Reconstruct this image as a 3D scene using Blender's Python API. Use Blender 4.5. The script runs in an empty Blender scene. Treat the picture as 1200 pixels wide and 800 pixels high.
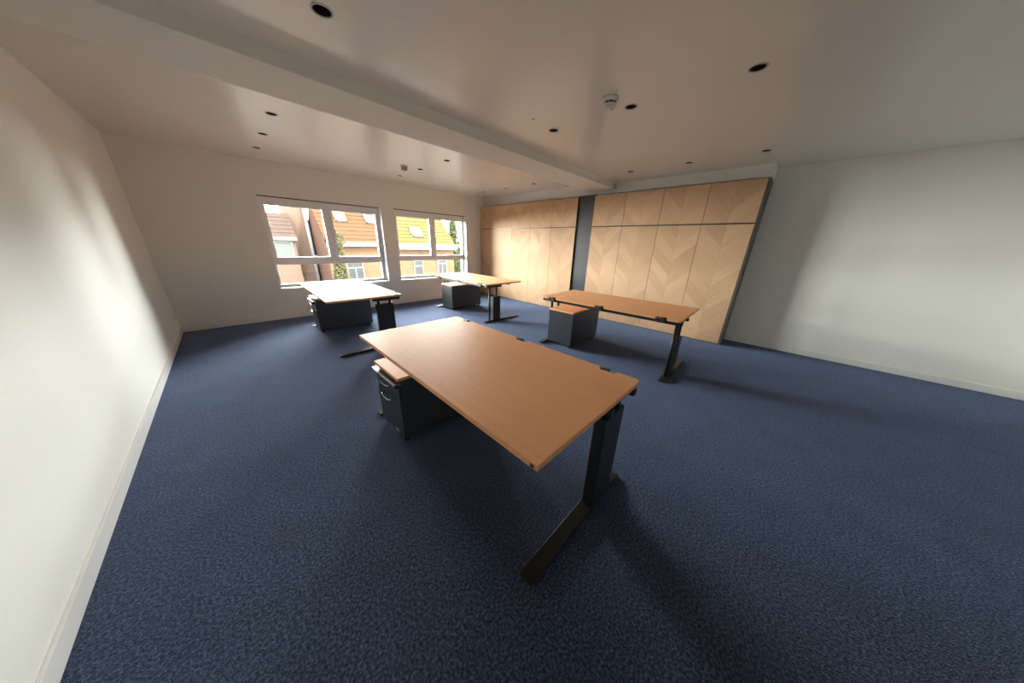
import bpy, bmesh, math, random
from mathutils import Vector, Matrix
random.seed(7)
S = bpy.context.scene
COL = S.collection
PI = math.pi

# ------------------------------------------------------------------ camera
CAM_Z = 1.4163
YAW, PITCH, ROLL, FPX = 0.80544, -0.34967, 0.029447, 314.23
fw = Vector((math.sin(YAW) * math.cos(PITCH), math.cos(YAW) * math.cos(PITCH), math.sin(PITCH)))
r0 = Vector((math.cos(YAW), -math.sin(YAW), 0)); u0 = r0.cross(fw)
rt = r0 * math.cos(ROLL) + u0 * math.sin(ROLL); up = -r0 * math.sin(ROLL) + u0 * math.cos(ROLL)
cd = bpy.data.cameras.new('camera'); cam = bpy.data.objects.new('camera', cd); COL.objects.link(cam)
cam.matrix_world = Matrix(((rt.x, up.x, -fw.x, 0), (rt.y, up.y, -fw.y, 0), (rt.z, up.z, -fw.z, CAM_Z), (0, 0, 0, 1)))
cd.sensor_width = 36; cd.sensor_fit = 'HORIZONTAL'; cd.lens = 36 * FPX / 1200
cd.clip_start = 0.05; cd.clip_end = 300
S.camera = cam

# ------------------------------------------------------------------ sky, sun, exposure
SKY, SUN, EXPOSURE = 122.0, 50.0, 0.0
w = bpy.data.worlds.new('sky'); S.world = w; w.use_nodes = True
bg = w.node_tree.nodes['Background']; bg.inputs[0].default_value = (1.0, .995, .975, 1); bg.inputs[1].default_value = SKY
sd = bpy.data.lights.new('sun', 'SUN'); sd.energy = SUN; sd.angle = math.radians(1.5); sd.color = (1, .95, .86)
sun = bpy.data.objects.new('sun', sd); COL.objects.link(sun)
sun.rotation_euler = Vector((-.45, 1, -.95)).to_track_quat('-Z', 'Y').to_euler()
S.view_settings.view_transform = 'Standard'; S.view_settings.look = 'None'
S.view_settings.gamma = 1; S.view_settings.use_curve_mapping = False; S.view_settings.exposure = EXPOSURE
for n, v in dict(max_bounces=12, diffuse_bounces=8, glossy_bounces=4, transparent_max_bounces=12, sample_clamp_indirect=6).items():
    setattr(S.cycles, n, v)

# room dimensions (metres): x to the cupboards, y to the window wall
XL, XR, YN, YF = -0.72, 5.60, -2.2, 6.317
ZN, ZF, BEAM_Z, B0, B1 = 2.497, 2.547, 2.40, 2.555, 3.065
XC, ZTOP, ZMID = 5.164, 2.314, 1.770
WIN = [(.571, 2.502, .53, 2.04), (2.768, 4.688, .53, 2.055)]
for i, (x0, x1, z0, z1) in enumerate(WIN):            # sampling portals in the window openings
    pl = bpy.data.lights.new('portal', 'AREA'); pl.shape = 'RECTANGLE'; pl.size = x1 - x0; pl.size_y = z1 - z0
    pl.cycles.is_portal = True
    po = bpy.data.objects.new('portal', pl); COL.objects.link(po)
    po.location = ((x0 + x1) / 2, YF + .30, (z0 + z1) / 2); po.rotation_euler = (-PI / 2, 0, 0)

# ------------------------------------------------------------------ materials
def mat(name, col, rough=.6, metal=0, spec=.5):
    m = bpy.data.materials.new(name); m.use_nodes = True
    b = m.node_tree.nodes['Principled BSDF']
    b.inputs['Base Color'].default_value = (*col, 1); b.inputs['Roughness'].default_value = rough
    b.inputs['Metallic'].default_value = metal; b.inputs['Specular IOR Level'].default_value = spec
    return m
def nd(m, t, **kw):
    n = m.node_tree.nodes.new(t)
    for k, v in kw.items(): setattr(n, k, v)
    return n
def lk(m, a, b): m.node_tree.links.new(a, b)
def bsdf(m): return m.node_tree.nodes['Principled BSDF']
def ramp(m, stops):
    r = nd(m, 'ShaderNodeValToRGB'); e = r.color_ramp.elements
    while len(e) < len(stops): e.new(.5)
    for q, (p, c) in zip(e, stops): q.position = p; q.color = (*c, 1)
    return r
def mottled(m, scale, a, b, coord='Object', stretch=(1, 1, 1), bump=0, detail=4, dist=.01, lo=.3, hi=.7):
    tc = nd(m, 'ShaderNodeTexCoord'); mp = nd(m, 'ShaderNodeMapping'); mp.inputs['Scale'].default_value = stretch
    n = nd(m, 'ShaderNodeTexNoise'); n.inputs['Scale'].default_value = scale; n.inputs['Detail'].default_value = detail
    lk(m, tc.outputs[coord], mp.inputs[0]); lk(m, mp.outputs[0], n.inputs['Vector'])
    r = ramp(m, [(lo, a), (hi, b)]); lk(m, n.outputs[0], r.inputs[0]); lk(m, r.outputs[0], bsdf(m).inputs['Base Color'])
    if bump:
        bp = nd(m, 'ShaderNodeBump'); bp.inputs['Strength'].default_value = bump; bp.inputs['Distance'].default_value = dist
        lk(m, n.outputs[0], bp.inputs['Height']); lk(m, bp.outputs[0], bsdf(m).inputs['Normal'])
    return n, r

M = {}
M['wall'] = mat('wall_paint', (.70, .68, .64), .75)
mottled(M['wall'], 60, (.785, .78, .73), (.805, .80, .75), bump=.08, dist=.002)
M['ceiling'] = mat('satin_ceiling', (.80, .785, .74), .27)
M['trim'] = mat('white_trim', (.78, .77, .75), .45)
M['frame'] = mat('white_window_frame', (.87, .87, .88), .4)
M['black'] = mat('black_plastic', (.012, .012, .013), .45)
M['cup'] = mat('dark_bronze_cup', (.016, .012, .008), .5)
M['ring'] = mat('grey_light_ring', (.50, .48, .45), .4)
M['lens'] = mat('lamp_lens', (.06, .045, .03), .15)
M['anth'] = mat('anthracite_metal', (.030, .033, .038), .38)
mottled(M['anth'], 300, (.028, .031, .036), (.034, .037, .042), bump=.05, dist=.001)
M['leg'] = mat('black_powder_coat', (.015, .015, .016), .48, spec=.35)
M['footm'] = mat('dark_satin_steel', (.016, .0155, .014), .42, .1, spec=.3)
M['alu'] = mat('brushed_aluminium', (.26, .26, .255), .42, .8)
M['chrome'] = mat('chrome', (.62, .62, .62), .15, 1)
M['sticker'] = mat('white_sticker', (.75, .75, .75), .5)
M['end'] = mat('grey_end_panel', (.085, .085, .08), .5)
M['reveal'] = mat('dark_brown_reveal', (.035, .022, .018), .5)
M['white_plastic'] = mat('white_plastic', (.74, .73, .70), .35)
M['sensor_grey'] = mat('mid_grey_plastic', (.40, .39, .37), .5)
M['grey_plastic'] = mat('grey_plastic', (.22, .21, .20), .5)

# carpet: mottled navy loop pile
m = M['carpet'] = mat('blue_carpet', (.03, .05, .1), .95, spec=.1)
tc = nd(m, 'ShaderNodeTexCoord')
n1 = nd(m, 'ShaderNodeTexNoise'); n1.inputs['Scale'].default_value = 95; n1.inputs['Detail'].default_value = 3
n2 = nd(m, 'ShaderNodeTexVoronoi'); n2.inputs['Scale'].default_value = 210
n3 = nd(m, 'ShaderNodeTexNoise'); n3.inputs['Scale'].default_value = 4; n3.inputs['Detail'].default_value = 3
for n in (n1, n2, n3): lk(m, tc.outputs['Object'], n.inputs['Vector'])
r = ramp(m, [(.32, (.012, .018, .035)), (.50, (.036, .050, .088)), (.68, (.088, .112, .175))])
lk(m, n1.outputs[0], r.inputs[0])
mx = nd(m, 'ShaderNodeMix', data_type='RGBA', blend_type='MULTIPLY'); mx.inputs[0].default_value = 1
r3 = ramp(m, [(.3, (.86, .86, .86)), (.7, (1.1, 1.1, 1.1))]); lk(m, n3.outputs[0], r3.inputs[0])
lk(m, r.outputs[0], mx.inputs[6]); lk(m, r3.outputs[0], mx.inputs[7]); lk(m, mx.outputs[2], bsdf(m).inputs['Base Color'])
bp = nd(m, 'ShaderNodeBump'); bp.inputs['Strength'].default_value = .5; bp.inputs['Distance'].default_value = .004
lk(m, n2.outputs['Distance'], bp.inputs['Height']); lk(m, bp.outputs[0], bsdf(m).inputs['Normal'])
bsdf(m).inputs['Sheen Weight'].default_value = .25; bsdf(m).inputs['Sheen Tint'].default_value = (.45, .6, 1, 1)

# beech desk top: grain along the long side
m = M['beech'] = mat('beech', (.74, .35, .15), .50, spec=.09)
mottled(m, 5, (.77, .385, .190), (.82, .42, .212), stretch=(14, .55, 14), bump=.02, dist=.001)

# oak veneer: grain along u, tone differs per plank
m = M['oak'] = mat('oak_plank', (.6, .4, .22), .6, spec=.2)
tc = nd(m, 'ShaderNodeTexCoord'); mp = nd(m, 'ShaderNodeMapping'); mp.inputs['Scale'].default_value = (1.3, 26, 1)
n1 = nd(m, 'ShaderNodeTexNoise'); n1.inputs['Scale'].default_value = 2.2; n1.inputs['Detail'].default_value = 5
lk(m, tc.outputs['UV'], mp.inputs[0]); lk(m, mp.outputs[0], n1.inputs['Vector'])
r = ramp(m, [(.3, (.485, .315, .185)), (.7, (.545, .365, .22))]); lk(m, n1.outputs[0], r.inputs[0])
oi = nd(m, 'ShaderNodeObjectInfo'); r2 = ramp(m, [(0, (.88, .86, .84)), (.5, (.97, .965, .96)), (1, (1.04, 1.04, 1.04))])
lk(m, oi.outputs['Random'], r2.inputs[0])
mx = nd(m, 'ShaderNodeMix', data_type='RGBA', blend_type='MULTIPLY'); mx.inputs[0].default_value = 1
lk(m, r.outputs[0], mx.inputs[6]); lk(m, r2.outputs[0], mx.inputs[7]); lk(m, mx.outputs[2], bsdf(m).inputs['Base Color'])

# clear window pane
m = M['glass'] = bpy.data.materials.new('window_glass'); m.use_nodes = True
m.node_tree.nodes.remove(bsdf(m)); out = m.node_tree.nodes['Material Output']
tr = nd(m, 'ShaderNodeBsdfTransparent'); tr.inputs[0].default_value = (.94, .96, .95, 1)
gl = nd(m, 'ShaderNodeBsdfGlossy'); gl.inputs['Roughness'].default_value = .02
fr = nd(m, 'ShaderNodeFresnel'); fr.inputs[0].default_value = 1.35
ms = nd(m, 'ShaderNodeMixShader'); lk(m, fr.outputs[0], ms.inputs[0]); lk(m, tr.outputs[0], ms.inputs[1]); lk(m, gl.outputs[0], ms.inputs[2]); lk(m, ms.outputs[0], out.inputs[0])

def brick(name, a, b, mortar, scale=1.0):
    m = mat(name, a, .9, spec=0)
    tc = nd(m, 'ShaderNodeTexCoord'); mp = nd(m, 'ShaderNodeMapping'); mp.inputs['Rotation'].default_value = (PI / 2, 0, 0)
    bt = nd(m, 'ShaderNodeTexBrick'); bt.inputs['Scale'].default_value = scale
    bt.inputs['Color1'].default_value = (*a, 1); bt.inputs['Color2'].default_value = (*b, 1); bt.inputs['Mortar'].default_value = (*mortar, 1)
    bt.inputs['Brick Width'].default_value = .22; bt.inputs['Row Height'].default_value = .075; bt.inputs['Mortar Size'].default_value = .008
    lk(m, tc.outputs['Object'], mp.inputs[0]); lk(m, mp.outputs[0], bt.inputs['Vector']); lk(m, bt.outputs[0], bsdf(m).inputs['Base Color'])
    return m
M['brick_orange'] = brick('orange_brick', (0.0191, 0.0112, 0.0061), (0.0220, 0.0133, 0.0074), (0.0217, 0.0157, 0.0107))
M['brick_pink'] = brick('pink_brick', (.0185, .0118, .0086), (.0210, .0138, .0104), (.0215, .0155, .0126))
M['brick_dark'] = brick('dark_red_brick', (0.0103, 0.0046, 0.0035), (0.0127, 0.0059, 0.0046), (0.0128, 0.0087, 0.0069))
def outside(name, key, a, b, scale):
    m = M[key] = mat(name, a, .9, spec=0); mottled(m, scale, a, b, detail=6)
outside('orange_roof_tile', 'tile_orange', (.0094, .0051, .0029), (.0120, .0067, .0039), 6)
outside('yellow_roof_tile', 'tile_yellow', (.0098, .0085, .0034), (.0114, .0100, .0044), 3)
outside('grey_pink_roof_tile', 'tile_grey', (0.0082, 0.0058, 0.0049), (0.0101, 0.0075, 0.0063), 6)
outside('street_paving', 'asphalt', (0.0247, 0.0236, 0.0225), (0.0369, 0.0357, 0.0335), 3)
outside('green_leaf', 'leaf', (.0080, .0105, .0048), (.0140, .0165, .0078), 2)
outside('olive_leaf', 'leaf_dry', (0.0075, 0.0073, 0.0035), (0.0153, 0.0141, 0.0073), 2)
M['pipe'] = mat('white_pipe', (0.0260, 0.0260, 0.0260), .6, spec=.05)
M['fascia'] = mat('white_fascia', (0.0236, 0.0236, 0.0242), .6, spec=.05)
M['dark_pane'] = mat('dark_pane', (0.0062, 0.0064, 0.0064), .3, spec=.03)
M['pale_pane'] = mat('pale_green_pane', (0.0139, 0.0160, 0.0141), .3, spec=.03)
M['sky_pane'] = mat('bright_skylight_pane', (0.0157, 0.0163, 0.0176), .3, spec=.03)
M['bark'] = mat('bark', (0.0075, 0.0064, 0.0053), .9, spec=0)

# ------------------------------------------------------------------ mesh helpers
class MB:
    def __init__(s): s.bm = bmesh.new()
    def box(s, x0, x1, y0, y1, z0, z1, bev=0, rot=None):
        t = bmesh.new(); bmesh.ops.create_cube(t, size=1)
        for v in t.verts: v.co = Vector(((x0 + x1) / 2 + v.co.x * (x1 - x0), (y0 + y1) / 2 + v.co.y * (y1 - y0), (z0 + z1) / 2 + v.co.z * (z1 - z0)))
        if bev: bmesh.ops.bevel(t, geom=t.edges[:], offset=bev, segments=2, profile=.6, affect='EDGES')
        if rot: bmesh.ops.transform(t, matrix=rot, verts=t.verts)
        return s.add(t)
    def add(s, t):
        me = bpy.data.meshes.new('t'); t.to_mesh(me); t.free(); s.bm.from_mesh(me); bpy.data.meshes.remove(me); return s
    def tube(s, pts, r, n=12, cap=True):
        pts = [Vector(p) for p in pts]; rings = []
        rs = r if isinstance(r, (list, tuple)) else [r] * len(pts)
        for i, p in enumerate(pts):
            d = ((pts[min(i + 1, len(pts) - 1)] - pts[max(i - 1, 0)])).normalized()
            a = d.cross(Vector((0, 0, 1)));  a = a.normalized() if a.length > 1e-3 else Vector((1, 0, 0))
            b = d.cross(a)
            rings.append([s.bm.verts.new(p + (a * math.cos(k * 2 * PI / n) + b * math.sin(k * 2 * PI / n)) * rs[i]) for k in range(n)])
        for A, B in zip(rings, rings[1:]):
            for k in range(n):
                f = s.bm.faces.new((A[k], A[(k + 1) % n], B[(k + 1) % n], B[k])); f.smooth = True
        if cap: s.bm.faces.new(rings[0][::-1]); s.bm.faces.new(rings[-1])
        return s
    def lathe(s, prof, n=32, c=(0, 0, 0)):
        c = Vector(c); rings = []
        for (r, z) in prof:
            rings.append([s.bm.verts.new(c + Vector((r * math.cos(k * 2 * PI / n), r * math.sin(k * 2 * PI / n), z))) for k in range(n)] if r > 1e-6 else [s.bm.verts.new(c + Vector((0, 0, z)))])
        for A, B in zip(rings, rings[1:]):
            for k in range(n):
                q = [A[k % len(A)], A[(k + 1) % len(A)], B[(k + 1) % len(B)], B[k % len(B)]]
                u = [];  [u.append(v) for v in q if v not in u]
                if len(u) > 2: f = s.bm.faces.new(u); f.smooth = True
        return s
    def prism(s, poly, z0, z1, bev=0, axes=None):
        t = bmesh.new()
        f = t.faces.new([t.verts.new((p[0], p[1], z0)) for p in poly])
        e = bmesh.ops.extrude_face_region(t, geom=[f])
        for v in e['geom']:
            if isinstance(v, bmesh.types.BMVert): v.co.z = z1
        bmesh.ops.recalc_face_normals(t, faces=t.faces)
        if bev:
            es = [q for q in t.edges if abs(q.verts[0].co.z - q.verts[1].co.z) < 1e-6]
            bmesh.ops.bevel(t, geom=es, offset=bev, segments=2, profile=.6, affect='EDGES')
        if axes: bmesh.ops.transform(t, matrix=axes, verts=t.verts)
        return s.add(t)
    def build(s, name, m, parent=None, recalc=True):
        if recalc: bmesh.ops.recalc_face_normals(s.bm, faces=s.bm.faces)
        me = bpy.data.meshes.new(name); s.bm.to_mesh(me); s.bm.free()
        o = bpy.data.objects.new(name, me); COL.objects.link(o); me.materials.append(M[m])
        if parent: o.parent = parent
        return o
def bx(*a, **k): return MB().box(*a, **k)
def tag(o, label=None, cat=None, group=None, kind=None):
    for k, v in (('label', label), ('category', cat), ('group', group), ('kind', kind)):
        if v: o[k] = v
    return o
def empty(name, loc, rz=0):
    o = bpy.data.objects.new(name, None); COL.objects.link(o); o.location = loc; o.rotation_euler = (0, 0, rz); o.empty_display_size = .1
    return o
def copy_tree(o, parent=None):
    c = o.copy(); COL.objects.link(c); c.parent = parent
    for ch in list(o.children): copy_tree(ch, c)
    return c

# ------------------------------------------------------------------ the room
tag(bx(XL - .2, XR + .2, YN - .2, YF + .25, -.15, 0).build('floor', 'carpet'), 'short-pile mottled navy blue carpet covering the whole office floor', 'floor', kind='structure')
T = 2.95                                              # top of the walls, above both ceilings
wf = MB(); xs = [XL - .2] + [v for q in WIN for v in q[:2]] + [XR + .2]
wf.box(xs[0], xs[1], YF, YF + .3, 0, T); wf.box(xs[2], xs[3], YF, YF + .3, 0, T); wf.box(xs[4], xs[5], YF, YF + .3, 0, T)
for (x0, x1, z0, z1) in WIN: wf.box(x0, x1, YF, YF + .3, 0, z0); wf.box(x0, x1, YF, YF + .3, z1, T)
tag(wf.build('wall_far', 'wall'), 'white painted window wall at the far left', 'wall', kind='structure')
tag(bx(XR, XR + .2, YN - .2, YF, 0, T).build('wall_right', 'wall'), 'white painted wall behind and beside the oak cupboards', 'wall', kind='structure')
tag(bx(XL - .2, XL, YN - .2, YF, 0, T).build('wall_left', 'wall'), 'white painted wall outside the left edge of the photo', 'wall', kind='structure')
tag(bx(XL, XR, YN - .2, YN, 0, T).build('wall_near', 'wall'), 'white painted wall behind the camera', 'wall', kind='structure')

LIGHTS_NEAR = [(.626, 2.003), (2.60, 2.004), (2.608, 1.232), (2.613, .437), (4.622, 2.036), (4.622, 1.26), (4.61, .484)]
LIGHTS_FAR = [(x, y) for y in (3.976, 4.777, 5.548) for x in (.636, 2.627, 4.628)]
def with_holes(o, pts, z, r):
    cut = MB()
    for (x, y) in pts: cut.lathe([(0, z - .05), (r, z - .05), (r, z + .5), (0, z + .5)], 24, (x, y, 0))
    c = cut.build('cutter', 'cup'); md = o.modifiers.new('b', 'BOOLEAN'); md.object = c; md.operation = 'DIFFERENCE'; md.solver = 'EXACT'
    bpy.context.view_layer.update()
    me = bpy.data.meshes.new_from_object(o.evaluated_get(bpy.context.evaluated_depsgraph_get()))
    o.modifiers.clear(); o.data = me; bpy.data.objects.remove(c)
R_CUT = .044
cn = bx(XL, XR, YN, B0, ZN, ZN + .16).build('ceiling', 'ceiling'); with_holes(cn, LIGHTS_NEAR, ZN, R_CUT)
tag(cn, 'satin off-white stretched ceiling on the camera side of the beam', 'ceiling', kind='structure')
cf = bx(XL, XR, B1, YF, ZF, ZF + .16).build('ceiling', 'ceiling'); with_holes(cf, LIGHTS_FAR, ZF, R_CUT)
tag(cf, 'satin off-white stretched ceiling between the beam and the windows', 'ceiling', kind='structure')
tag(bx(XL, XR, YN, YF, 2.80, T).build('ceiling', 'wall'), 'slab above the stretched ceilings', 'ceiling', kind='structure')
tag(bx(XL, XR, B0, B1, BEAM_Z, 2.80, bev=.004).build('trim_1', 'wall'), 'painted ceiling beam crossing the room parallel to the window wall', 'beam', kind='structure')
tag(bx(XL, XC + .02, YF - .014, YF, 0, .085, bev=.003).build('baseboard_far', 'trim'), 'white skirting board under the windows', 'baseboard', kind='structure')
tag(bx(XR - .014, XR, YN, .43, 0, .085, bev=.003).build('baseboard_right', 'trim'), 'white skirting board right of the oak cupboards', 'baseboard', kind='structure')
tag(bx(XL, XL + .014, YN, YF - .014, 0, .085, bev=.003).build('baseboard_left', 'trim'), 'white skirting board on the left wall', 'baseboard', kind='structure')
tag(bx(XL + .014, XR - .014, YN, YN + .014, 0, .085, bev=.003).build('baseboard_near', 'trim'), 'white skirting board behind the camera', 'baseboard', kind='structure')

tag(bx(5.29, XR, .41, YF, ZTOP + .03, 2.80).build('trim_2', 'wall'), 'white bulkhead strip above the oak cupboards', 'bulkhead', kind='structure')

tag(bx(XL - .2, XR + .2, YF + .3, YF + 1.5, 2.27, 2.44).build('added_overhang', 'trim'), 'added white overhang outside above the windows, unseen, cutting steep sky light', 'added light shield', kind='structure')  # unseen overhang, added to even out daylight near the window wall

# windows: frame, two sashes over one wide fixed pane, sill, blind slot
def ring(mb, x0, x1, z0, z1, t, y0, y1, bev=.006):
    mb.box(x0, x0 + t, y0, y1, z0, z1, bev); mb.box(x1 - t, x1, y0, y1, z0, z1, bev)
    mb.box(x0 + t * .9, x1 - t * .9, y0, y1, z0, z0 + t, bev); mb.box(x0 + t * .9, x1 - t * .9, y0, y1, z1 - t, z1, bev)
GL = [((.655, 1.463), (1.617, 2.413), 1.077, 1.912, (.612, 2.428), .602, .943), ((2.868, 3.672), (3.826, 4.645), 1.085, 1.920, (2.848, 4.648), .604, .962)]
for i, ((x0, x1, z0, z1), (pa, pb, zb, zt, lo, lz0, lz1)) in enumerate(zip(WIN, GL)):
    root = empty('window_%d' % (i + 1), (0, YF, 0)); tag(root, ['left white-framed window nearer the camera', 'right white-framed window next to the oak cupboards'][i], 'window', kind='structure')
    f = MB(); y0, y1 = .15, .22
    f.box(x0, lo[0], y0, y1, z0, z1, .004); f.box(lo[1], x1, y0, y1, z0, z1, .004)
    f.box(lo[0] - .002, lo[1] + .002, y0, y1, z0, lz0, .004); f.box(lo[0] - .002, lo[1] + .002, y0, y1, zt + .045, z1, .004)
    f.box(lo[0] - .002, lo[1] + .002, y0, y1, lz1, zb - .045, .004)
    cx = (pa[1] + pb[0]) / 2; f.box(cx - .035, cx + .035, y0, y1, zb - .05, zt + .05, .004)
    f.build('window_frame', 'frame', root)
    bx(lo[0] - .004, lo[1] + .004, .18, .20, lz0 - .004, lz1 + .004).build('pane', 'glass', root)
    for (a, b), hx in ((pa, pa[1] + .04), (pb, pb[0] - .04)):
        s = MB(); q = .045; ring(s, a - q, b + q, zb - q, zt + q, q, .135, .195, .005); so = s.build('sash', 'frame', root)
        bx(a - .004, b + .004, .16, .18, zb - .004, zt + .004).build('pane', 'glass', so)
    h = MB(); hz = (zb + zt) / 2 - .02; hx = pb[0] - .03
    h.box(hx - .014, hx + .014, .122, .136, hz - .035, hz + .035, .003); h.box(hx - .009, hx + .009, .098, .124, hz - .01, hz + .01, .003); h.box(hx - .011, hx + .011, .090, .104, hz - .13, hz + .014, .004)
    h.build('handle', 'white_plastic', so)
    bx(x0, x1, -.006, .15, z0, z0 + .018, bev=.003).build('sill', 'trim', root)
    bx(x1 - .012, x1, -.001, .15, z0 + .018, z1, bev=.002).build('lining', 'trim', root)
    bx(x0, x1 - .06, -.002, .03, z1 - .013, z1 - .001).build('blind_slot', 'black', root)

# ------------------------------------------------------------------ ceiling fittings
def downlight():
    r = empty('downlight', (0, 0, 0))
    MB().lathe([(.042, .001), (.042, -.003), (.050, -.004), (.0515, -.001), (.0515, .0)], 32).build('rim', 'ring', r)
    MB().lathe([(.0425, -.003), (.0395, .02), (.034, .055), (.028, .075), (0, .075)], 32).build('reflector', 'cup', r, False)
    MB().lathe([(0, .060), (.018, .062), (.024, .070), (0, .0745)], 24).build('lamp', 'lens', r)
    return r
NR = [('column of lights nearest the left edge', 'second row back from the beam'), ]
names_near = ['upper left of the photo, largest one, alone on its side', 'middle line, just in front of the beam', 'middle line, right of the smoke detector', 'top right corner, large and cut close to the photo edge', 'line above the oak cupboards, nearest the beam end', 'line above the oak cupboards, between its two neighbours', 'line above the oak cupboards, at the right photo edge']
row_far = ['row just behind the beam', 'middle row between beam and windows', 'row closest to the window wall']
col_far = ['leftmost of its row', 'centre of its row', 'rightmost of its row']
dl = downlight(); first = True
spots = [((x, y, ZN), 'dark recessed ceiling downlight, ' + n) for (x, y), n in zip(LIGHTS_NEAR, names_near)]
spots += [((x, y, ZF), 'small dark downlight, %s, %s' % (row_far[k // 3], col_far[k % 3])) for k, (x, y) in enumerate(LIGHTS_FAR)]
for loc, lab in spots:
    o = dl if first else copy_tree(dl); first = False
    o.location = loc; tag(o, lab, 'downlight', 'recessed ceiling downlights')
sm = empty('smoke_detector', (2.375, 1.30, ZN)); sm.scale = (1.12, 1.12, 1.05); tag(sm, 'round white smoke detector on the near ceiling beside a downlight', 'smoke detector')
MB().lathe([(0, 0), (.056, 0), (.057, -.012), (.052, -.022), (.047, -.026), (0, -.026)], 36).build('base', 'white_plastic', sm)
MB().lathe([(.0, -.026), (.043, -.026), (.043, -.038), (0, -.038)], 36).build('vent_ring', 'black', sm)
vv = MB()
for k in range(9): vv.box(.040, .0455, -.002, .002, -.039, -.025, rot=Matrix.Rotation(k * 2 * PI / 9, 4, 'Z'))
tag(vv.build('vent_rib', 'white_plastic', sm), kind='stuff')
MB().lathe([(0, -.038), (.046, -.038), (.047, -.043), (.042, -.052), (.028, -.060), (0, -.063)], 36).build('cap', 'white_plastic', sm)
MB().lathe([(0, -.060), (.006, -.061), (.006, -.066), (0, -.067)], 12, (.012, -.012, 0)).build('indicator', 'grey_plastic', sm)
fs = empty('ceiling_sensor', (2.35, 4.79, ZF)); tag(fs, 'small boxy grey sensor hanging from the far ceiling by the windows', 'sensor')
MB().box(-.042, .042, -.042, .042, -.016, 0, .004).build('base', 'white_plastic', fs)
MB().box(-.036, .036, -.036, .036, -.068, -.016, .006).build('housing', 'sensor_grey', fs)
MB().lathe([(0, -.068), (.022, -.068), (.020, -.076), (0, -.080)], 20).build('cap', 'white_plastic', fs)
sp = empty('ceiling_stud', (2.272, 1.994, ZN)); tag(sp, 'tiny pale stud on the near ceiling left of a downlight', 'stud')
MB().lathe([(0, 0), (.014, 0), (.014, -.004), (.006, -.010), (0, -.011)], 20).build('cap', 'white_plastic', sp)

# ------------------------------------------------------------------ oak cupboards with chevron planks
def clip(poly, axis, val, keep_greater):
    out = []
    for i, p in enumerate(poly):
        q = poly[(i + 1) % len(poly)]
        ip = (p[axis] >= val) == keep_greater; iq = (q[axis] >= val) == keep_greater
        if ip: out.append(p)
        if ip != iq:
            t = (val - p[axis]) / (q[axis] - p[axis]); out.append((p[0] + t * (q[0] - p[0]), p[1] + t * (q[1] - p[1])))
    return out
PITCH_V = .2
def planks(door, wd, z0, z1, phase):
    # door front lies in the local plane x=0, u runs along -y (left to right as seen), v is height
    hw = wd / 2; g = .0007
    for side in (-1, 1):
        k0 = math.floor((z0 - hw - phase) / PITCH_V) - 1
        v = phase + k0 * PITCH_V
        while v < z1:
            poly = [(g, v + g), (hw, v + hw), (hw, v + PITCH_V + hw - g), (g, v + PITCH_V - g)]
            poly = clip(clip(poly, 1, z0, True), 1, z1, False)
            if len(poly) > 2:
                area = abs(sum(p[0] * q[1] - q[0] * p[1] for p, q in zip(poly, poly[1:] + poly[:1]))) / 2
                if area > 4e-4:
                    th = .0022 + random.random() * .0007
                    bm = bmesh.new(); uvl = bm.loops.layers.uv.new('UVMap'); off = (random.random() * 9, random.random() * 9)
                    back = [bm.verts.new((0, -side * p[0], p[1])) for p in poly]; front = [bm.verts.new((-th, -side * p[0], p[1])) for p in poly]
                    bm.faces.new(front)
                    for i in range(len(poly)):
                        j = (i + 1) % len(poly); bm.faces.new((front[i], back[i], back[j], front[j]))
                    for f in bm.faces:
                        for l in f.loops:
                            a, b = -l.vert.co.y * side, l.vert.co.z
                            l[uvl].uv = ((a + b) * .707 + off[0], (b - a) * .707 + off[1])
                    bmesh.ops.recalc_face_normals(bm, faces=bm.faces)
                    if bm.faces[0].normal.x > 0: bmesh.ops.reverse_faces(bm, faces=bm.faces)
                    me = bpy.data.meshes.new('plank'); bm.to_mesh(me); bm.free(); me.materials.append(M['oak'])
                    o = bpy.data.objects.new('plank', me); COL.objects.link(o); o.parent = door
            v += PITCH_V
Y_NEAR = [.430, 1.054, 1.669, 2.284, 2.888]
Y_FAR = [3.250, 3.863, 4.476, 5.089, 5.702, 6.300]
NEARL = ['at the right end of the run, beside the bare white wall', 'second from the right end of the near run', 'third from the right end of the near run', 'immediately right of the dark pillar panel']
FARL = ['immediately left of the dark pillar panel', 'second left of the dark pillar panel', 'middle one of the far run', 'second from the window wall', 'in the corner touching the window wall']
for ys, labs, grp in ((Y_NEAR, NEARL, 'near run of oak cupboards'), (Y_FAR, FARL, 'far run of oak cupboards')):
    for (a, b), lab in zip(zip(ys, ys[1:]), labs):
        c = empty('cupboard', (XC + .022, (a + b) / 2, 0)); tag(c, 'oak chevron cupboard, ' + lab, 'cupboard', 'oak cupboards')
        hwid = (b - a) / 2
        bx(.001, XR - XC - .024, -hwid + .001, hwid - .001, 0, ZTOP - .004).build('carcass', 'anth', c)
        ph = random.uniform(0, PITCH_V)
        for nm, z0, z1 in (('lower_door', .014, ZMID - .009), ('upper_door', ZMID + .009, ZTOP)):
            d = bx(-.018, 0, -hwid + .002, hwid - .002, z0, z1).build(nm, 'reveal', c)
            wd = 2 * hwid - .005
            pl_root = d
            n0 = len(d.children)
            # planks sit on the door's front face
            planks(d, wd, z0 + .0005, z1 - .0005, ph + random.choice((0, .05, -.04)))
            for ch in d.children: ch.location.x = -.018
pf = bx(XC + .035, XR - .002, Y_NEAR[-1] + .004, Y_FAR[0] - .004, 0, ZTOP + .022).build('pillar_panel', 'anth')
tag(pf, 'dark blue-grey pillar panel between the two runs of oak cupboards', 'pillar')
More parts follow.
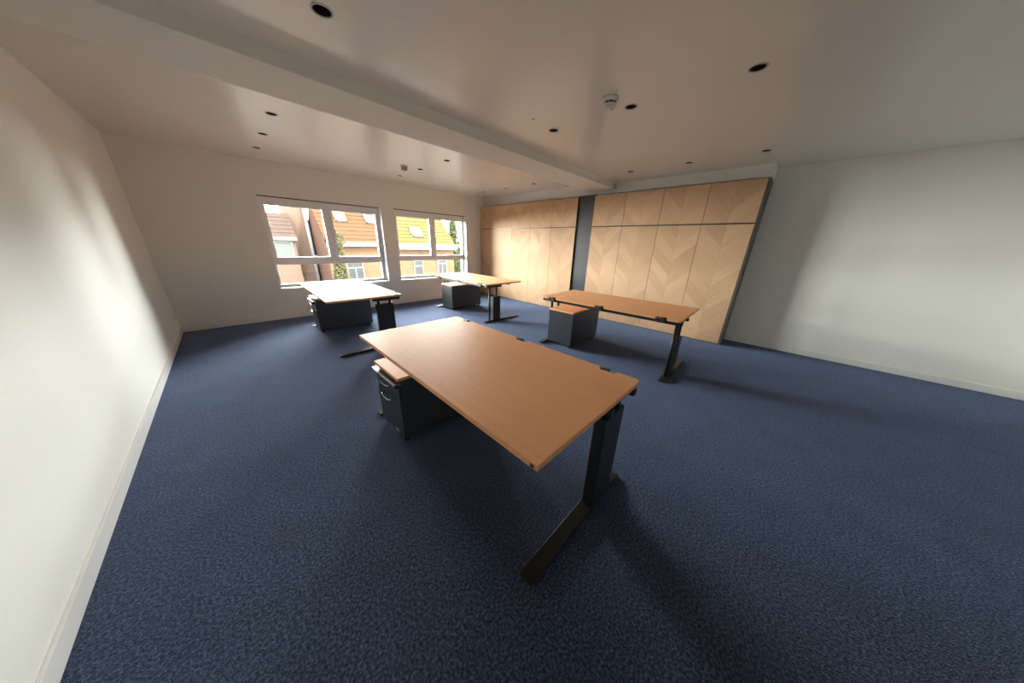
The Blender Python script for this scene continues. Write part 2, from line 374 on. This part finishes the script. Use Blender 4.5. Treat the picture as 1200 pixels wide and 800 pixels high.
ep = bx(XC + .006, XR - .002, Y_NEAR[0] - .022, Y_NEAR[0] - .002, 0, ZTOP).build('end_panel', 'end')
tag(ep, 'narrow dark grey end panel closing the cupboards at the right', 'panel')

# ------------------------------------------------------------------ desks
def arc(cx, cy, r, a0, a1, n=5): return [(cx + r * math.cos(a0 + (a1 - a0) * k / n), cy + r * math.sin(a0 + (a1 - a0) * k / n)) for k in range(n + 1)]
def make_desk(cx0, cx1, ctop, px0, px1):
    root = empty('desk', (0, 0, 0))
    L, W = .9, .45; poly = []
    poly += arc(-W + .008, -L + .008, .008, PI, 1.5 * PI, 3)
    poly += arc(W - .03, -L + .03, .03, -PI / 2, 0)
    for yc in (-.71, 0, .71):
        poly += [(W, yc - .062)] + arc(W - .018, yc - .036, .018, PI * 1.5, PI, 4)[:0] + [(W - .006, yc - .055), (W - .030, yc - .050), (W - .036, yc - .040), (W - .036, yc + .040), (W - .030, yc + .050), (W - .006, yc + .055), (W, yc + .062)]
    poly += arc(W - .03, L - .03, .03, 0, PI / 2)
    poly += arc(-W + .008, L - .008, .008, PI / 2, PI, 3)
    MB().prism(poly, .695, .720, bev=.003).build('tabletop', 'beech', root)
    for yc in (-.71, 0, .71):
        k = MB(); k.box(W - .034, W + .004, yc - .006, yc + .040, .664, .722, .004); k.box(W - .03, W - .008, yc - .052, yc + .052, .660, .690, .003)
        k.build('cable_clip', 'black', root)
    MB().box(-.4515, -.447, -.885, -.868, .700, .714).build('edge_plug', 'black', root)
    MB().box(W - .066, W - .030, -.885, .885, .655, .694, .006).build('rail', 'leg', root)
    MB().box(-.20, -.165, -.83, .83, .660, .694, .006).build('rail', 'leg', root)
    for s in (-1, 1):
        y = s * .852
        lg = MB(); dx = -.10 if (ctop < .5 and s < 0) else 0
        lg.tube([(px1 + dx, y, .03), (px1 + dx, y, .66)], .018, 14)
        leg = lg.build('leg', 'leg', root)
        MB().tube([(px0 + dx, y, .03), (px0 + dx, y, .66)], .018, 14).build('post', 'leg', leg)
        MB().box(cx0 + dx, cx1 + dx, y - .032, y + .032, .028, ctop, .010).build('cover', 'leg', leg)
        ar = MB(); ar.box(.075, .395, y - .028, y + .028, .652, .694, .008); ar.build('support_arm', 'leg', leg)
        for ex in (.085, .355): bx(ex, ex + .04, min(y + s * .026, y + s * .056), max(y + s * .026, y + s * .056), .655, .690, bev=.006).build('arm_cap', 'black', leg)
        ft = MB(); hw = .036
        prof = [(-.415, .004), (-.415, .016), (-.36, .022), (.05, .034), (.36, .034), (.42, .024), (.455, .018), (.455, .004)]
        t = bmesh.new(); f = t.faces.new([t.verts.new((px, y - hw, pz)) for px, pz in prof]); e = bmesh.ops.extrude_face_region(t, geom=[f])
        for v in e['geom']:
            if isinstance(v, bmesh.types.BMVert): v.co.y = y + hw
        bmesh.ops.recalc_face_normals(t, faces=t.faces); bmesh.ops.bevel(t, geom=t.edges[:], offset=.0035, segments=2, profile=.5, affect='EDGES')
        ft.add(t).build('foot', 'footm', leg)
        gp = MB()
        for gx in (-.385, .425): gp.lathe([(0, 0), (.02, 0), (.02, .006), (0, .006)], 16, (gx, y, 0))
        gp.build('glide', 'black', leg)
    return root
D = [(1.030, 1.309, -.010), (1.168, 4.579, -.022), (3.592, 4.576, PI - .013), (3.551, 1.509, PI + .019)]
DL = ['large beech-topped office desk nearest the camera, on black T-feet', 'beech desk with glare on its top, in front of the left window', 'beech desk by the right window in the far corner', 'beech desk on the right, in front of the near oak cupboards']
protos = [make_desk(.105, .325, .61, .14, .29), make_desk(.085, .265, .475, .165, .335)]
for i, ((x, y, a), lab) in enumerate(zip(D, DL)):
    o = protos[i // 2] if i % 2 == 0 else copy_tree(protos[i // 2]); o.location = (x, y, 0); o.rotation_euler = (0, 0, a)
    tag(o, lab, 'desk', 'height-adjustable beech desks')

# ------------------------------------------------------------------ drawer pedestals (front faces local -x)
def make_pedestal():
    r = empty('drawer_pedestal', (0, 0, 0)); hw, dp = .205, .39; zt = .54
    MB().box(-dp + .02, dp, -hw, hw, .045, zt - .022, .004).build('body', 'anth', r)
    MB().box(-dp - .004, dp + .004, -hw - .002, hw + .002, zt - .022, zt, .003).build('top', 'beech', r)
    for nm, z0, z1 in (('drawer', .365, .476), ('drawer', .05, .361)):
        d = MB().box(-dp, -dp + .019, -hw + .003, hw - .003, z0, z1, .003).build(nm, 'anth', r)
        hz = z1 - .035
        MB().tube([(-dp + .002, -.07, hz), (-dp - .020, -.068, hz), (-dp - .028, -.055, hz - .004), (-dp - .030, 0, hz - .008), (-dp - .028, .055, hz - .004), (-dp - .020, .068, hz), (-dp + .002, .07, hz)], .0045, 10).build('handle', 'chrome', d)
    ld = MB().box(-dp - .030, -dp + .019, -hw - .002, hw + .002, .483, .497, .003).build('grip_bar', 'alu', r)
    e = MB()
    for s in (-1, 1): e.box(-dp - .032, -dp - .004, s * (hw + .002) - .006, s * (hw + .002) + .006, .472, .499, .004)
    e.build('grip_cap', 'black', ld)
    MB().box(-dp - .002, -dp, -.105, -.060, .058, .070).build('sticker', 'sticker', r)
    for sx in (-.36, .34):
        for sy in (-.165, .165):
            MB().tube([(sx, sy - .012, .022), (sx, sy + .012, .022)], .022, 16).box(sx - .012, sx + .012, sy - .016, sy + .016, .030, .050, .003).build('castor', 'black', r)
    return r
P = [(1.015, 1.862, 0), (1.195, 5.155, -.02), (3.625, 5.135, PI - .01), (3.580, 2.110, PI + .01)]
PLb = ['dark drawer pedestal under the nearest desk, its silver grip bar and chrome handles showing', 'black drawer pedestal under the glaring desk at the left window', 'grey drawer pedestal under the corner desk, its back catching window light', 'dark pedestal with beech top under the right-hand desk, back turned to camera']
pd = make_pedestal()
for i, ((x, y, a), lab) in enumerate(zip(P, PLb)):
    o = pd if i == 0 else copy_tree(pd); o.location = (x, y, 0); o.rotation_euler = (0, 0, a)
    tag(o, lab, 'drawer unit', 'drawer pedestals under the desks')

# ------------------------------------------------------------------ outside: the street and the houses opposite
GZ = -3.2
tag(bx(-40, 60, YF + .45, 70, GZ - .3, GZ).build('ground', 'asphalt'), 'street paving below the windows', 'ground', kind='structure')
tag(bx(XL - .2, XR + .2, YN - .2, YF + .3, GZ, -.15).build('storey_below', 'brick_orange'), 'storey of this building below the office floor', 'building', kind='structure')
def roof_courses(x0, x1, ye, ze, pitch, length, step=.34):
    c, s = math.cos(pitch), math.sin(pitch); mb = MB(); k = 0
    while k * step < length:
        a, b = k * step, (k + 1) * step + .05
        for (lo_t, hi_t) in ((.058, .032),):
            y0, z0, y1, z1 = ye + a * c, ze + a * s, ye + b * c, ze + b * s
            pts = [(y0, z0), (y0 - s * lo_t, z0 + c * lo_t), (y1 - s * hi_t, z1 + c * hi_t), (y1, z1)]
            v = [[mb.bm.verts.new((x, py, pz)) for py, pz in pts] for x in (x0, x1)]
            for i in range(4): mb.bm.faces.new((v[0][i], v[0][(i + 1) % 4], v[1][(i + 1) % 4], v[1][i]))
            mb.bm.faces.new(v[0][::-1]); mb.bm.faces.new(v[1])
        k += 1
    return mb
def skylight(root, x0, x1, ye, ze, pitch, t0, t1):
    rot = Matrix.Translation((0, ye, ze)) @ Matrix.Rotation(pitch, 4, 'X')
    f = MB(); q = .07
    for b in ((x0, x1, t0, t0 + q), (x0, x1, t1 - q, t1), (x0, x0 + q, t0, t1), (x1 - q, x1, t0, t1)): f.box(b[0], b[1], b[2], b[3], .02, .17, rot=rot)
    fo = f.build('skylight', 'fascia', root); bx(x0 + q, x1 - q, t0 + q, t1 - q, .05, .12, rot=rot).build('pane', 'sky_pane', fo)
def house_window(root, x0, x1, y, z0, z1, pane='dark_pane', transom=None, mull=True):
    f = MB(); q = .07; ring(f, x0, x1, z0, z1, q, y - .03, y + .05, 0)
    if transom: f.box(x0 + q, x1 - q, y - .03, y + .05, transom - q / 2, transom + q / 2)
    if mull: f.box((x0 + x1) / 2 - q / 2, (x0 + x1) / 2 + q / 2, y - .03, y + .05, z0 + q, (transom or z1) - q / 2)
    fo = f.build('window', 'fascia', root); bx(x0 + q * .5, x1 - q * .5, y + .01, y + .03, z0 + q * .5, z1 - q * .5).build('pane', pane, fo)
def gable_wall(mb, x, y0, y1, ze, pitch, run, t=.3):
    # side wall in a plane of constant x whose top follows the roof
    pts = [(y0, GZ), (y0, ze - .05), (y0 + run, ze - .05 + run * math.tan(pitch)), (y1, ze - .05), (y1, GZ)]
    a = [mb.bm.verts.new((x, *p)) for p in pts]; b = [mb.bm.verts.new((x + t, *p)) for p in pts]
    mb.bm.faces.new(a); mb.bm.faces.new(b[::-1])
    for i in range(5): j = (i + 1) % 5; mb.bm.faces.new((a[i], b[i], b[j], a[j]))

PR = math.radians(45)
# house with the orange roof
hb = empty('terraced_house', (0, 0, 0)); tag(hb, 'brick house across the street with orange tiled roof and two skylights', 'house')
wl = MB(); wl.box(4.42, 8.35, 20, 20.3, GZ, 1.1); wl.build('front_wall', 'brick_orange', hb)
gw = MB(); gable_wall(gw, 4.40, 20.02, 24.6, 1.2, PR, 2.35); gw.build('side_wall', 'brick_dark', hb)
tag(roof_courses(4.37, 8.35, 19.75, 1.15, PR, 3.7).build('roof_tiles', 'tile_orange', hb), kind='stuff')
bx(4.37, 8.35, 19.58, 19.80, .97, 1.24, bev=.02).build('gutter', 'fascia', hb)
house_window(hb, 5.30, 6.30, 19.97, -1.7, .12, transom=-.35)
skylight(hb, 5.42, 6.05, 19.75, 1.15, PR, 1.75, 2.50); skylight(hb, 7.25, 7.95, 19.75, 1.15, PR, 1.75, 2.60)
# house with the yellow roof
hc = empty('terraced_house', (0, 0, 0)); tag(hc, 'beige brick house with sunlit yellow roof and white fascia, seen through the right window', 'house')
wl = MB(); wl.box(8.62, 13.45, 20, 20.3, GZ, 1.0); wl.build('front_wall', 'brick_orange', hc)
gw = MB(); gable_wall(gw, 13.15, 20.02, 24.6, 1.0, PR, 2.35); gable_wall(gw, 8.62, 20.02, 24.6, 1.0, PR, 2.35); gw.build('side_wall', 'brick_orange', hc)
tag(roof_courses(8.62, 13.50, 19.75, 1.10, PR, 3.75).build('roof_tiles', 'tile_yellow', hc), kind='stuff')
bx(8.55, 13.52, 19.58, 19.80, .80, 1.20, bev=.02).build('gutter', 'fascia', hc)
vb = MB(); vb.prism([(19.7, .95), (19.7, 1.25), (20.9, 2.45), (20.9, 2.1)], 8.48, 8.62, axes=Matrix(((0, 0, 1, 0), (1, 0, 0, 0), (0, 1, 0, 0), (0, 0, 0, 1)))); vb.build('verge_board', 'fascia', hc)
house_window(hc, 9.85, 10.60, 19.97, -1.4, .05, transom=-.38, mull=False); house_window(hc, 11.85, 12.70, 19.97, -1.4, .05, transom=-.25, mull=True)
skylight(hc, 10.15, 10.95, 19.75, 1.10, PR, .75, 1.65)
# pinkish house further back on the left
ha = empty('terraced_house', (0, 0, 0)); tag(ha, 'pinkish brick house with tiled bay and white downpipe, seen through the left window', 'house')
bx(3.05, 4.33, 23, 23.4, GZ, 4.1).build('gable_wall', 'brick_pink', ha)
bx(-2.0, 3.06, 23.1, 23.4, GZ, 2.4).build('front_wall', 'brick_pink', ha)
MB().tube([(4.20, 22.8, GZ), (4.20, 22.8, 4.1)], .10, 12).build('downpipe', 'pipe', ha)
bx(-1.0, 3.25, 22.0, 23.1, GZ, 1.25).build('bay', 'brick_pink', ha)
tag(roof_courses(-1.1, 3.35, 21.9, 1.40, math.radians(52), 1.55, .28).build('bay_tiles', 'tile_grey', ha), kind='stuff')
bx(-1.1, 3.35, 21.78, 21.98, 1.22, 1.42, bev=.02).build('gutter', 'fascia', ha)
house_window(ha, 2.10, 3.10, 21.97, .15, 1.18, 'pale_pane', mull=False)

def tree(label, x, y, z0, z1, rad, n, size, leaf, shape):
    t = empty('tree', (x, y, GZ)); tag(t, label, 'tree')
    MB().tube([(0, 0, 0), (.04, .03, (z0 - GZ) * .6), (-.02, 0, z1 - GZ - .3)], [.12, .09, .03], 8).build('trunk', 'bark', t)
    f = MB()
    for k in range(n):
        u = random.random(); z = z0 + (z1 - z0) * u; rr = rad * shape(u) * math.sqrt(random.random()); a = random.random() * 2 * PI
        c = Vector((rr * math.cos(a), rr * math.sin(a), z - GZ))
        d1 = Vector((random.uniform(-1, 1), random.uniform(-1, 1), random.uniform(-1, 1))).normalized() * size; d2 = d1.orthogonal().normalized() * size * .5
        f.bm.faces.new([f.bm.verts.new(c + q) for q in (-d1, -d2, d1, d2)])
    tag(f.build('foliage', leaf, t, False), kind='stuff')
tree('slim olive-green street tree in front of the orange-roofed house', 4.55, 18.4, -2.0, 1.95, .55, 2600, .09, 'leaf_dry', lambda u: .75 + .45 * math.sin(u * 9) * .5 if u < .7 else max(.2, 1.0 * math.sin((1 - u) / .3 * PI)))
tree('dark green conifer beside the yellow-roofed house', 15.1, 22.4, -2.5, 3.7, 1.35, 6500, .12, 'leaf', lambda u: max(.06, 1 - u) + .08)
tree('light green bushy tree right of the conifer', 17.7, 24.8, -2.6, 1.5, .9, 5000, .13, 'leaf', lambda u: math.sin(min(1, u + .12) * PI) * .9 + .1)
